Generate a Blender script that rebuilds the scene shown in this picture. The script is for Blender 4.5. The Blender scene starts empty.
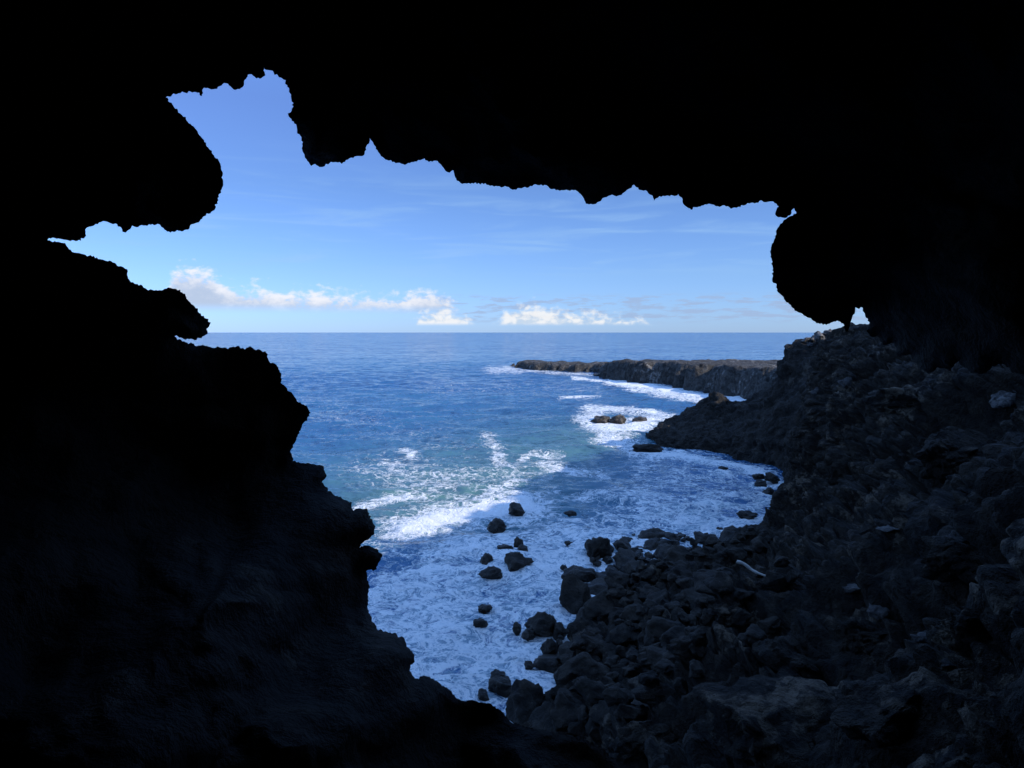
import bpy, bmesh, math, random
import numpy as np
from mathutils import Vector, Matrix, noise
from mathutils.geometry import delaunay_2d_cdt
from mathutils.bvhtree import BVHTree

random.seed(7); np.random.seed(7)
SC = bpy.context.scene
COL = SC.collection
F = 700.0                       # focal length in pixels of the 1024 wide frame
CAM_Z = 10.0
PITCH = math.atan(52 / F)
CP, SP = math.cos(PITCH), math.sin(PITCH)
SUN_EL, SUN_AZ = math.radians(30), math.radians(115.5)
SUN_DIR = Vector((math.sin(SUN_AZ) * math.cos(SUN_EL), math.cos(SUN_AZ) * math.cos(SUN_EL), math.sin(SUN_EL)))

# ------------------------------------------------------------------ helpers
def ray(px, py):
    a, b = (px - 512) / F, (384 - py) / F
    return Vector((a, CP + b * SP, -SP + b * CP))

def at(px, py, Y):
    d = ray(px, py)
    t = Y / d.y
    return Vector((d.x * t, Y, CAM_Z + d.z * t))

def on_water(px, py, z=0.0):
    d = ray(px, py)
    t = (z - CAM_Z) / d.z
    return Vector((d.x * t, d.y * t, z))

def to_px(P):
    """N x 3 world points to pixel coordinates of the survey photograph (used for surveying only)"""
    x, y, z = P[:, 0], P[:, 1], P[:, 2] - CAM_Z
    dep = y * CP - z * SP
    up = y * SP + z * CP
    dep = np.where(dep < 0.5, 0.5, dep)
    return 512 + F * x / dep, 384 - F * up / dep

def tag(o, label=None, cat=None, group=None, kind=None):
    if label: o['label'] = label
    if cat: o['category'] = cat
    if group: o['group'] = group
    if kind: o['kind'] = kind
    return o

def mesh_obj(name, verts, faces, mat, parent=None, smooth=True):
    me = bpy.data.meshes.new(name)
    me.from_pydata([tuple(v) for v in verts], [], faces)
    me.update()
    if smooth:
        me.polygons.foreach_set('use_smooth', [True] * len(me.polygons))
    me.materials.append(mat)
    o = bpy.data.objects.new(name, me)
    COL.objects.link(o)
    if parent: o.parent = parent
    return o

def cr(p0, p1, p2, p3, t):
    return 0.5 * ((2 * p1) + (-p0 + p2) * t + (2 * p0 - 5 * p1 + 4 * p2 - p3) * t * t + (-p0 + 3 * p1 - 3 * p2 + p3) * t * t * t)

def resample(A, n, axis=0):
    """Catmull-Rom resampling of an array of control points along an axis"""
    A = np.moveaxis(A, axis, 0)
    m = A.shape[0]
    out = np.empty((n,) + A.shape[1:])
    for i in range(n):
        s = i * (m - 1) / (n - 1)
        k = min(int(s), m - 2); t = s - k
        out[i] = cr(A[max(k - 1, 0)], A[k], A[k + 1], A[min(k + 2, m - 1)], t)
    return np.moveaxis(out, 0, axis)

def loft(name, ctrl, nu, nv, mat, disp, parent=None):
    G = resample(resample(np.array(ctrl, float), nu, 0), nv, 1)
    du = np.gradient(G, axis=0); dv = np.gradient(G, axis=1)
    N = np.cross(du, dv)
    N /= (np.linalg.norm(N, axis=2, keepdims=True) + 1e-9)
    P = G.reshape(-1, 3); Nn = N.reshape(-1, 3)
    D = np.array([disp(Vector(p)) for p in P])
    D3 = D[:, 0:1] * Nn + D[:, 1:4]
    P = P + D3
    faces = []
    for i in range(nu - 1):
        b = i * nv
        for j in range(nv - 1):
            a = b + j
            faces.append((a, a + 1, a + nv + 1, a + nv))
    return mesh_obj(name, P, faces, mat, parent)

# ------------------------------------------------------------------ materials
class NT:
    def __init__(s, name):
        s.m = bpy.data.materials.new(name); s.m.use_nodes = True
        s.t = s.m.node_tree; s.t.nodes.clear()
        s.out = s.n('ShaderNodeOutputMaterial')
    def n(s, typ, **kw):
        nd = s.t.nodes.new(typ)
        for k, v in kw.items():
            if k.startswith('i_'):
                nd.inputs[k[2:].replace('_', ' ')].default_value = v
            else:
                setattr(nd, k, v)
        return nd
    def l(s, a, b): s.t.links.new(a, b)
    def math(s, op, a, b=None, c=None, clamp=False):
        nd = s.n('ShaderNodeMath', operation=op, use_clamp=clamp)
        for i, v in enumerate((a, b, c)):
            if v is None: continue
            if isinstance(v, (int, float)): nd.inputs[i].default_value = v
            else: s.l(v, nd.inputs[i])
        return nd.outputs[0]
    def ramp(s, fac, stops):
        r = s.n('ShaderNodeValToRGB')
        el = r.color_ramp.elements
        while len(el) < len(stops): el.new(0.5)
        for e, (p, c) in zip(el, stops):
            e.position = p; e.color = tuple(c) + (1,) if len(c) == 3 else c
        s.l(fac, r.inputs[0])
        return r.outputs[0]
    def noise(s, vec, scale, detail=6, rough=.6, dist=0.0):
        nd = s.n('ShaderNodeTexNoise')
        nd.inputs['Scale'].default_value = scale; nd.inputs['Detail'].default_value = detail
        nd.inputs['Roughness'].default_value = rough; nd.inputs['Distortion'].default_value = dist
        if vec is not None: s.l(vec, nd.inputs['Vector'])
        return nd
    def smooth(s, v, a, b, lo=0.0, hi=1.0):
        nd = s.n('ShaderNodeMapRange', interpolation_type='SMOOTHSTEP')
        for k, x in zip(('From Min', 'From Max', 'To Min', 'To Max'), (a, b, lo, hi)):
            if isinstance(x, (int, float)): nd.inputs[k].default_value = x
            else: s.l(x, nd.inputs[k])
        s.l(v, nd.inputs['Value'])
        return nd.outputs[0]
    def mix(s, fac, a, b):
        nd = s.n('ShaderNodeMix', data_type='RGBA')
        if isinstance(fac, (int, float)): nd.inputs[0].default_value = fac
        else: s.l(fac, nd.inputs[0])
        for i, v in ((6, a), (7, b)):
            if isinstance(v, tuple): nd.inputs[i].default_value = v + (1,)
            else: s.l(v, nd.inputs[i])
        return nd.outputs[2]

def rock_mat(name, dark, mid, pale, sc=1.0, pale_amt=.62, bump=.6, dist=.06, rough=.85, wet=False):
    k = NT(name)
    geo = k.n('ShaderNodeNewGeometry')
    pos = geo.outputs['Position']
    big = k.noise(pos, .35 * sc, 3, .6, .4)
    med = k.noise(pos, 2.2 * sc, 6, .68, .15)
    fin = k.noise(pos, 13 * sc, 4, .75)
    warp = k.n('ShaderNodeVectorMath', operation='MULTIPLY_ADD')
    k.l(med.outputs['Color'], warp.inputs[0]); warp.inputs[1].default_value = (.35 / sc,) * 3; k.l(pos, warp.inputs[2])
    def chunk(scale):
        v = k.n('ShaderNodeTexVoronoi', feature='F1', distance='CHEBYCHEV' if scale > 5 else 'EUCLIDEAN'); v.inputs['Scale'].default_value = scale * sc
        k.l(warp.outputs[0], v.inputs['Vector']); return v
    v1 = chunk(2.3); v2 = chunk(6.5)
    vc = k.n('ShaderNodeSeparateColor'); k.l(v1.outputs['Color'], vc.inputs[0])
    vd = k.n('ShaderNodeSeparateColor'); k.l(v2.outputs['Color'], vd.inputs[0])
    tone = k.math('ADD', k.math('MULTIPLY', med.outputs[0], .6), k.math('MULTIPLY', vc.outputs[0], .16))
    tone = k.math('ADD', tone, k.math('MULTIPLY', vd.outputs[0], .14))
    tone = k.math('ADD', tone, k.math('MULTIPLY', fin.outputs[0], .30))
    c = k.mix(k.smooth(tone, .42, .78), dark, mid)
    c = k.mix(k.smooth(k.math('ADD', big.outputs[0], k.math('MULTIPLY', k.math('SUBTRACT', tone, .6), .9)), pale_amt, pale_amt + .16), c, pale)
    h = k.math('ADD', k.math('MULTIPLY', med.outputs[0], .9), k.math('MULTIPLY', fin.outputs[0], .30))
    h = k.math('SUBTRACT', h, k.math('MULTIPLY', v1.outputs['Distance'], .45))
    h = k.math('SUBTRACT', h, k.math('MULTIPLY', v2.outputs['Distance'], .22))
    bp = k.n('ShaderNodeBump'); bp.inputs['Strength'].default_value = bump; bp.inputs['Distance'].default_value = dist * 4
    k.l(h, bp.inputs['Height'])
    p = k.n('ShaderNodeBsdfPrincipled')
    k.l(c, p.inputs['Base Color']); k.l(bp.outputs[0], p.inputs['Normal'])
    p.inputs['Roughness'].default_value = rough
    p.inputs['Specular IOR Level'].default_value = .25
    if wet:
        z = k.n('ShaderNodeSeparateXYZ'); k.l(pos, z.inputs[0])
        w = k.smooth(k.math('ADD', z.outputs[2], k.math('MULTIPLY', med.outputs[0], .8)), .5, 1.3, 1, 0)
        k.l(k.math('SUBTRACT', rough, k.math('MULTIPLY', w, .5)), p.inputs['Roughness'])
    k.l(p.outputs[0], k.out.inputs[0])
    return k.m

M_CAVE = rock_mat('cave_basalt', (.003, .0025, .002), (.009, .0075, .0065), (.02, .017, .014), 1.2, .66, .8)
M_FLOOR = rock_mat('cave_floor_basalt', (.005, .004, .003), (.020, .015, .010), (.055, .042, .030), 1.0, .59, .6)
M_SLOPE = rock_mat('slope_basalt', (.005, .0036, .0022), (.040, .029, .0185), (.16, .122, .085), 1.1, .60, 1.0, .10)
M_HEAD = rock_mat('headland_basalt', (.011, .009, .007), (.039, .032, .025), (.095, .08, .063), .5, .62, .9, .15)
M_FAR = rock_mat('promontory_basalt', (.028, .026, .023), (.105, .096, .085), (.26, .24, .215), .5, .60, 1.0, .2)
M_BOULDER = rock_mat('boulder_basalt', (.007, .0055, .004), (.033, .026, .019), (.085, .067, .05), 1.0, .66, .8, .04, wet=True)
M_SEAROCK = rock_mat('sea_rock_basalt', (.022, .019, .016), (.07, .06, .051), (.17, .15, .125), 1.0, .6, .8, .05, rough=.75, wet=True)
M_PALE = rock_mat('pale_rock', (.04, .037, .035), (.11, .10, .095), (.19, .175, .16), 1.5, .55, .8, .04)

# ------------------------------------------------------------------ cave shell
OUT = [ # outline of the cave mouth (sky and sea side), clockwise from the notch at upper left
(165.7,97),(172,94.4),(182,92),(192.3,92),(199,93),(202,96.2),(204,88),(215,88.8),(224,83),(229,85.5),(234,88.5),(238,89.6),(243,85.5),(248,74),(254.6,76.7),(262,78.6),(265,75.4),(263.2,67.2),
(273.6,72.9),(285,80.5),(291.4,98),(292,108.4),(288,113.3),(296.4,128),(303,142),(302,148),(304.6,158),(310,163.8),(321,167),(328,163.8),(336,161.6),(341.5,163.2),(349.7,159),(358,155),(364,155),(367,146),(369.7,138.4),(372.4,139),
(376,148.8),(381,156),(392,162.4),(403,163.8),(415,161.6),(425,157.8),(429,161),(437,161.6),(444,169.3),(449.5,172.4),(453.6,170),(455.5,178.9),(460.5,182.4),(476.9,183.5),(483.7,183.3),(490,185.6),(496,185.4),(501,187),(507,186),(512.4,189.4),
(523,187),(534,185.7),(544.7,184.3),(549,188),(556,190.4),(565,189.4),(577,190.2),(582,195.7),(587.5,204.5),(596,203.4),(603,198.6),(610,195),(616,195.6),(622.6,193),(629,190),(634,184.6),(638.4,189.8),(645.5,190.4),(652.5,195.7),(654,201),(659.5,197.2),(668,195.9),
(679,193.6),(684,202.7),(691,210.2),(701.7,205.2),(712,204.5),(718,206.5),(726,206),(733,207.6),(740.4,207),(751,202.5),(760,202),(771.7,201.6),(778.5,206.4),(775,214.4),(778.5,217.3),(785.4,218),(790,215.4),(791,209.5),(794,208.3),(797,212),(796.3,214.6),
(789,217),(781.5,222.4),(775.6,231),(773.7,242.7),(770.6,251.5),(771.7,262),(773,272),(772.2,281.6),(776.6,283.9),(777.6,290.5),(781.5,296.4),(788,303),(798,312),(808.8,317.9),(816.6,323),(828,325),(837,320.6),(844,323),(845.5,331),(848.6,333),(849.6,324),(852.7,315),(855.6,308),
(862.5,307.5),(865.4,315),(868,318.8),(869,326),(866,331),(872,336),(878,335),(883,346),(893,343),(899,357),(912,354),(917,366),(929,374),(938,367),(949,371),(958,362),(970,371),(983,375),(992,366),(1004,364),(1013,372),(1030,376),(1060,370),(1200,392),(1450,430),(1500,700),(1250,900),(900,980),(700,900),(640,800),
(615,760),(598,745),(579,735.8),(558,734.2),(548,731),(537,730),(525,727),(512,723),(507,717),(502,711.5),(491.4,704),(483,703),(474,700.3),(466,701),(458,699),(449.5,690.5),(439,683.7),(433,679),(426,676),(420,677.5),(414,680),(410.6,667),(415,660),(412,651.5),(405.5,643),(402,636),(392,633.6),(376.8,629.5),(371.7,619.4),
(366.6,606),(368,595),(369,585.5),(367,578),(368,569.6),(375,570.5),(378.5,562),(382.5,556.8),(378.5,550),(368,545.4),(358.8,546.8),(365,541.5),(373.4,534.8),(375.3,526),(371,517.9),(366.6,508.7),(360,508.5),(353,511),(351.4,502.6),(343,499),(336,495),(331,492.5),(325,487),(321.6,482),(326.4,476),(324,465.6),(311,463),(300,463),
(293,461),(291,452),(294,444),(300.6,430),(305,421),(310.5,413),(306,407),(297,401.5),(291,392),(286,387),(280.5,383),(280.5,373.7),(276.5,364.6),(271,363),(268,358),(265,352),(259.8,349.8),(254,350),(250,347.2),(243,348.2),(237,346.2),(228,348),(222.7,347.7),(212,347),(200.5,345.8),(185.6,342),(178,339.3),(174.6,336),(176.6,335.2),(185.6,339.3),(196.7,339.3),
(206,333),(208.6,328),(209.9,323),(208,319.6),(200.5,314),(194,307),(189,301),(185,294),(180,290),(176.3,288.6),(163,289),(156,290.6),(148.5,290),(139,284.5),(130,281),(127,277),(128,271),(119,265.6),(111,262),(100,258.6),(89,256),(76,252.5),(69,249.4),(65,243.6),(58,241.6),(48,240.6),(49,239),(58,238.4),
(70.5,240),(80.6,240.4),(85.7,235.5),(85,228.5),(92,225),(101,222),(108,222.2),(115,224),(121,228),(125,231.4),(131,228),(138,225.7),(149,224.5),(159,226),(163,228.6),(167,232.2),(177,231),(185,231),(190,226.5),(202.5,219),(209,214),(214,210),(219,198.5),(223,184.6),(222,172),(218,160.5),(209,149),(201,136),(192,125),(182,116),(172,104.6)]

def rough_outline(P):
    out = []
    n = len(P)
    for i in range(n):
        a = np.array(P[i]); b = np.array(P[(i + 1) % n])
        L = np.linalg.norm(b - a)
        onframe = a[0] < 1100 and a[1] < 800
        k = max(1, int(L / (1.6 if onframe else 25)))
        d = (b - a) / L; nrm = np.array((-d[1], d[0]))
        for j in range(k):
            t = j / k
            p = a + (b - a) * t
            if onframe:
                v = noise.fractal(Vector((p[0] * .13, p[1] * .13, 3.0)), .8, 2.2, 3)
                w = .5 - abs(noise.noise(Vector((p[0] * .30, p[1] * .30, 7.0)))) * 2
                x = noise.noise(Vector((p[0] * .75, p[1] * .75, 5.0)))
                p = p + nrm * (1.5 * v + 1.3 * w + 1.0 * x) * (1 if L < 60 else 1.3)
            out.append(p)
    return np.array(out)

def px2uv(p):
    d = ray(p[0], p[1]); v = Vector((d.x, d.y * CP - d.z * SP, d.y * SP + d.z * CP)).normalized()
    th = math.acos(max(-1, min(1, v.y))); r = math.hypot(v.x, v.z) + 1e-9
    return (th * v.x / r, th * v.z / r)

def uv2dir(u, v):
    th = math.hypot(u, v)
    s = math.sin(th) / th if th > 1e-9 else 1
    x, y, z = u * s, math.cos(th), v * s     # camera frame: x right, y forward, z up
    return Vector((x, y * CP + z * SP, -y * SP + z * CP))

def inside(P, poly):
    x, y = P[:, 0], P[:, 1]
    c = np.zeros(len(P), bool)
    n = len(poly)
    for i in range(n):
        x1, y1 = poly[i]; x2, y2 = poly[i - 1]
        if y1 == y2: continue
        cond = ((y1 > y) != (y2 > y)) & (x < (x2 - x1) * (y - y1) / (y2 - y1) + x1)
        c ^= cond
    return c

def seg_dist(P, poly):
    best = np.full(len(P), 1e9)
    n = len(poly)
    for i in range(n):
        a = poly[i - 1]; b = poly[i]
        ab = b - a; L2 = ab @ ab + 1e-12
        t = np.clip(((P - a) @ ab) / L2, 0, 1)
        dd = P - (a + t[:, None] * ab)
        best = np.minimum(best, np.hypot(dd[:, 0], dd[:, 1]))
    return best

def build_cave():
    opx = rough_outline(OUT)
    ouv = np.array([px2uv(p) for p in opx])
    coarse = np.array([px2uv(p) for p in OUT])
    pts = []
    def grid(step, lim, fn):
        g = np.arange(-lim, lim, step)
        U, V = np.meshgrid(g, g)
        Q = np.stack([U.ravel(), V.ravel()], 1) + (np.random.rand(U.size, 2) - .5) * step * .7
        return Q[fn(Q)]
    c0 = 1.0 / F
    Q = grid(5.5 * c0, 1.0, lambda Q: (np.abs(Q[:, 0]) < .80) & (np.abs(Q[:, 1]) < .62))
    ins = inside(Q, coarse); d = seg_dist(Q, coarse)
    Q = Q[(~ins) & (d > 3.2 * c0)]
    Q2 = grid(.05, 3.05, lambda Q: ~((np.abs(Q[:, 0]) < .82) & (np.abs(Q[:, 1]) < .64)) & (np.hypot(Q[:, 0], Q[:, 1]) < 3.0))
    ins = inside(Q2, coarse); d2 = seg_dist(Q2, coarse)
    Q2 = Q2[(~ins) & (d2 > .03)]
    th = np.linspace(0, 2 * math.pi, 60, endpoint=False)
    ring = np.stack([np.cos(th), np.sin(th)], 1) * 3.1
    allp = np.concatenate([ouv, Q, Q2, ring])
    no = len(ouv)
    edges = [(i, (i + 1) % no) for i in range(no)]
    V, E, T, ov, oe, of = delaunay_2d_cdt([Vector(p) for p in allp], edges, [], 0, 1e-7)
    V = np.array([(v.x, v.y) for v in V])
    T = np.array(T)
    cen = V[T].mean(1)
    keep = ~inside(cen, ouv)
    T = T[keep]
    dist = seg_dist(V, coarse)
    isout = np.zeros(len(V), bool)
    for i, o in enumerate(ov):
        if any(k < no for k in o): isout[i] = True
    dist[isout] = 0
    inner = np.empty((len(V), 3)); outer = np.empty((len(V), 3))
    for i, (u, v) in enumerate(V):
        D = uv2dir(u, v)
        th = math.hypot(u, v)
        d = dist[i]
        # distance of the mouth from the viewer, changing round the rim
        base = 6.2 + 1.3 * noise.noise(Vector((u * 2.2, v * 2.2, 1.3))) + .6 * noise.noise(Vector((u * 6, v * 6, 4.3)))
        if D.z < -.15: base -= 1.2 * min(1, (-D.z - .15) * 3)           # floor edge is nearer
        far = 2.6
        f = min(1, d / 1.3)
        lowk = min(1, max(0, (-D.z - .05) * 4))
        r = base + (far - base) * (f ** (1.25 - .55 * lowk))
        r -= .06 * min(1, d / .03)                           # rounded lip
        if D.z < 0: r = min(r, max(1.7, r) * 1.0)
        q = D * 6
        w = min(1, d / .02)
        lump = noise.fractal(q * .9, .9, 2.1, 5)
        cell = noise.voronoi(q * .75 + Vector((lump, lump, lump)) * .3)[0]
        r += w * (.30 * lump - .42 * (.45 - cell[0]) + .25 * min(.5, cell[1] - cell[0]))
        # boulder like lobes hanging at both sides of the roof
        if dl := None: pass
        r = max(r, 1.5)
        P = Vector((0, 0, CAM_Z)) + D * r
        if d > 0:
            lt = noise.noise_vector(q * 1.6) * .5 + noise.noise_vector(q * 4.5) * .22
            lt -= D * lt.dot(D)
            P += lt * .22 * min(1, d / .05)
        inner[i] = P
        T_ = .55 * math.sqrt(min(1, d / .10)) + 3.0 * min(1, d / .5) + max(0, D.z) * 5.0 * min(1, max(0, d - .05) / .5)
        jit = w * .3 * noise.fractal(q * .7 + Vector((9, 9, 9)), .9, 2.1, 4)
        outer[i] = P + D * (T_ * (1 + jit) if d > 0 else 0)
    return V, T, inner, outer, isout

def uvpoly(pp): return np.array([px2uv(p) for p in pp])

V, T, inner, outer, isout = build_cave()
cen = V[T].mean(1)
lobe_left = inside(cen, uvpoly([(165.7,95),(172,104),(190,120),(226,150),(228,200),(190,232),(167,234),(125,233),(108,221),(100,200),(104,160),(125,118),(150,100)]))
lobe_right = inside(cen, uvpoly([(797,213),(780,220),(765,250),(768,290),(800,316),(828,328),(850,335),(852,315),(862,306),(880,290),(890,262),(880,235),(850,216)]))
snout = inside(cen, uvpoly([(128,282),(150,289),(176,286),(190,298),(213,320),(206,335),(196,341),(176,335.3),(160,331),(140,318)]))
floor_m = (cen[:, 1] < -.42 + .0 * cen[:, 0]) & (cen[:, 0] > -.35) | (cen[:, 1] < -.75)
left_m = (cen[:, 0] < 0) & (cen[:, 1] < .19 - .35 * (cen[:, 0] + .5)) & (cen[:, 0] < -.1)
right_m = (cen[:, 0] > .5) & (cen[:, 1] < .35)
cls = np.full(len(T), 0)
cls[right_m] = 2; cls[left_m] = 1; cls[floor_m] = 3
cls[lobe_left] = 4; cls[lobe_right] = 5; cls[snout] = 6

def cave_piece(name, k, parent=None, mat=None):
    t = T[cls == k]
    used, inv = np.unique(t, return_inverse=True)
    t2 = inv.reshape(-1, 3)
    n = len(used)
    vs = np.concatenate([inner[used], outer[used]])
    onrim = isout[used]
    faces = []
    m = {}
    for a, b, c in t2:
        faces.append((a, c, b))
        f = tuple(int(i) if onrim[i] else int(i) + n for i in (a, b, c))
        if not (onrim[a] and onrim[b] and onrim[c]): faces.append(f)
    return mesh_obj(name, vs, [tuple(int(i) for i in f) for f in faces], mat or M_CAVE, parent, True)

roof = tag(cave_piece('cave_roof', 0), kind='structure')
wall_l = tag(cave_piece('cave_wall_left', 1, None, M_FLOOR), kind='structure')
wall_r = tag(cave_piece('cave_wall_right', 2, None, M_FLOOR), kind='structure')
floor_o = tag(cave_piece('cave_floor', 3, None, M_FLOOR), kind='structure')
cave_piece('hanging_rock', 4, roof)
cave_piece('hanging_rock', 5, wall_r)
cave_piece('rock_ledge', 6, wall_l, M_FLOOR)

# ------------------------------------------------------------------ right hand slope and sea cliff
W = 'W'
ribs = [
 [(763,525,W),(768,503,36.5),(786,480,37.5),(795,440,38.5),(799,405,39),(812,385,39),(812,356,39.5),(842,334,40),(876,327,42)],
 [(745,530,W),(790,520,33),(815,490,33),(825,450,34),(830,410,34),(845,380,34),(862,350,35),(880,333,36),(920,310,38)],
 [(690,545,W),(760,560,27),(810,530,27),(845,490,27),(860,450,27),(880,410,28),(900,375,28),(930,345,29),(980,310,30)],
 [(632,560,W),(690,600,22),(760,590,21),(830,560,20),(880,500,20),(915,450,20),(945,400,20),(985,350,20),(1050,300,21)],
 [(580,625,W),(640,650,17.5),(720,640,16),(800,610,15),(870,560,14),(930,500,14),(980,430,14),(1040,370,14),(1120,290,15)],
 [(530,715,W),(600,715,13.5),(690,700,12),(780,670,11),(870,620,10),(950,560,9.5),(1010,480,9.5),(1090,400,9.5),(1200,290,10)],
 [(540,800,11),(620,785,9.5),(720,762,8),(820,730,7.2),(920,690,6.5),(1010,620,6.2),(1080,520,6),(1180,420,6),(1350,270,7)],
 [(600,930,7.5),(660,900,6.3),(750,870,5.5),(850,840,5),(970,800,4.5),(1100,720,4.2),(1250,600,4),(1450,450,4),(1700,250,5)],
]
rim = [(36,44),(33,38.5),(29.5,31),(26,24),(22.5,18),(20,11),(19,5),(18,-2)]
ctrl = []
for k, rb in enumerate(ribs):
    row = [tuple(on_water(p[0], p[1], -.3)) if p[2] == W else tuple(at(*p)) for p in rb]
    below = (row[0][0] - 2.5, row[0][1] + 1.0, row[0][2] - 2.2)
    rx, ry = rim[k]
    l = row[-1]
    mid = ((l[0] + rx) / 2, (l[1] + ry) / 2, (l[2] + 17.2) / 2 + .8)
    row = [below] + row + [mid, (rx, ry, 17.2), (rx + 16, ry - 7, 19), (rx + 60, ry - 26, 22)]
    ctrl.append(row)
# far end turns away inland
r0 = ctrl[0]
back = [(p[0] + 4.5 + .08 * i, p[1] + 5.0, p[2] - (1.2 if i > 2 else 0)) for i, p in enumerate(r0)]
back2 = [(p[0] + 13, p[1] + 13, p[2] - 2.0 if i < 10 else p[2]) for i, p in enumerate(r0)]
back[10:] = [(39, 50, 16), (40, 52, 17.0), (56, 46, 19), (100, 28, 22)]
back2[10:] = [(44, 60, 15.5), (46, 62, 16.2), (62, 56, 18), (106, 38, 22)]
ctrl = [back2, back] + ctrl

def hsh(q):
    v = math.sin(q.x * 127.1 + q.y * 311.7 + q.z * 74.7) * 43758.5453
    return v - math.floor(v)
def blocks(p, sc, l, seed):
    d, pt = noise.voronoi(Vector((p.x * sc, p.y * sc, p.z * sc * 1.5)) + Vector((l, -l, l)) * .28 + Vector((seed, 0, 0)))
    e = min(1, max(0, (d[1] - d[0]) / .16))
    e = e * e * (3 - 2 * e)
    return (hsh(pt[0]) - .35) * e - .28 * (1 - e) + .25 * (.45 - d[0])
def slope_disp(p):
    q = p * .33
    l = noise.fractal(q, .85, 2.1, 5)
    n = .65 * l + 1.0 * blocks(p, .40, l, 0) + .52 * blocks(p, .95, l, 5) + .22 * blocks(p, 2.6, l, 9)
    n += .10 * noise.fractal(p * 2.6, .7, 2.1, 4)
    n -= .12
    near = min(1, max(.5, (p.y - 1) / 12)) if p.x < 30 else 1
    if p.y > 33: near *= max(.45, 1 - (p.y - 33) / 8)
    lat = noise.noise_vector(q * 1.7) * .35 + noise.noise_vector(p * 1.4) * .14
    fade = .35 if p.z < .6 else 1
    return (n * near * fade, lat.x * near, lat.y * near, lat.z * near * .6)
slope = loft('sea_cliff', ctrl, 430, 600, M_SLOPE, slope_disp)
tag(slope, kind='structure')

# ------------------------------------------------------------------ headland
H = [ # each rib: base, low, mid, ridge, then back side (ridge distance, width)
 ((644,438,W),(645,436,66.5),(647,434,67.5),(650,431,68.5)),
 ((652,447,W),(655,438,63),(659,428,65.5),(663,419,68)),
 ((668,451,W),(672,438,61),(678,424,64),(684,411,67)),
 ((692,454,W),(696,436,59.5),(703,418,63),(708,397,66)),
 ((706,456,W),(710,436,59),(716,415,62),(718,396,63.5)),
 ((720,457,W),(725,438,57.5),(730,420,61),(735,404,64)),
 ((738,463,W),(744,436,56),(750,410,59),(754,392,62)),
 ((752,468,W),(760,434,54),(768,404,57),(776,377,60)),
 ((764,473,W),(771,430,52),(778,395,55.5),(783,366,59)),
 ((768,474,W),(775,430,51.5),(782,385,55),(787,352,58.6)),
 ((776,478,W),(786,430,50),(795,385,53),(803,343,57)),
 ((788,485,W),(802,430,47),(815,380,50),(832,336,54)),
 ((810,495,W),(830,430,44),(850,380,47),(868,332,51)),
]
hc = []
for k, rb in enumerate(H):
    row = [tuple(on_water(p[0], p[1], -.3)) if p[2] == W else tuple(at(*p)) for p in rb]
    b = row[0]; t = row[-1]
    zz = max(t[2], .3)
    inl = min(1, max(0, (k - 6) / 5))
    row = [(b[0] - 2, b[1] - 2, -2.5)] + row
    row += [(t[0] + 2 + 3 * inl, t[1] + 2.0, zz * (.85 + .12 * inl)),
            (t[0] + 4 + 10 * inl, t[1] + 4.5 + 2 * inl, zz * (.35 + .6 * inl)),
            (t[0] + 6 + 22 * inl, t[1] + 7 + 5 * inl, -2.5 + (zz + 2.5) * inl * .8)]
    hc.append(row)
def head_disp(p):
    l = noise.fractal(p * .22, .8, 2.1, 6)
    c, _ = noise.voronoi(Vector((p.x * .5, p.y * .5, p.z * .28)) + Vector((l, l, l)) * .7)
    c2, _ = noise.voronoi(Vector((p.x, p.y, p.z * .8)) * 1.1 + Vector((l, -l, l)) * .5)
    led = abs(((p.z + .15 * p.x + 1.2 * l) / 1.6) % 1 - .5)
    fade = min(.75, max(.25, p.z / 7))
    n = (.9 * l + .8 * (.5 - c[0]) - .25) * fade + .42 * (.42 - c2[0]) + .30 * (led - .25) + .22 * noise.fractal(p * 1.6, .7, 2.1, 5)
    lat = noise.noise_vector(p * .5) * .35 * fade + noise.noise_vector(p * 1.9) * .18
    return (n, lat.x, lat.y, lat.z)
head = loft('headland', hc, 340, 280, M_HEAD, head_disp)
tag(head, kind='structure')

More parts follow.
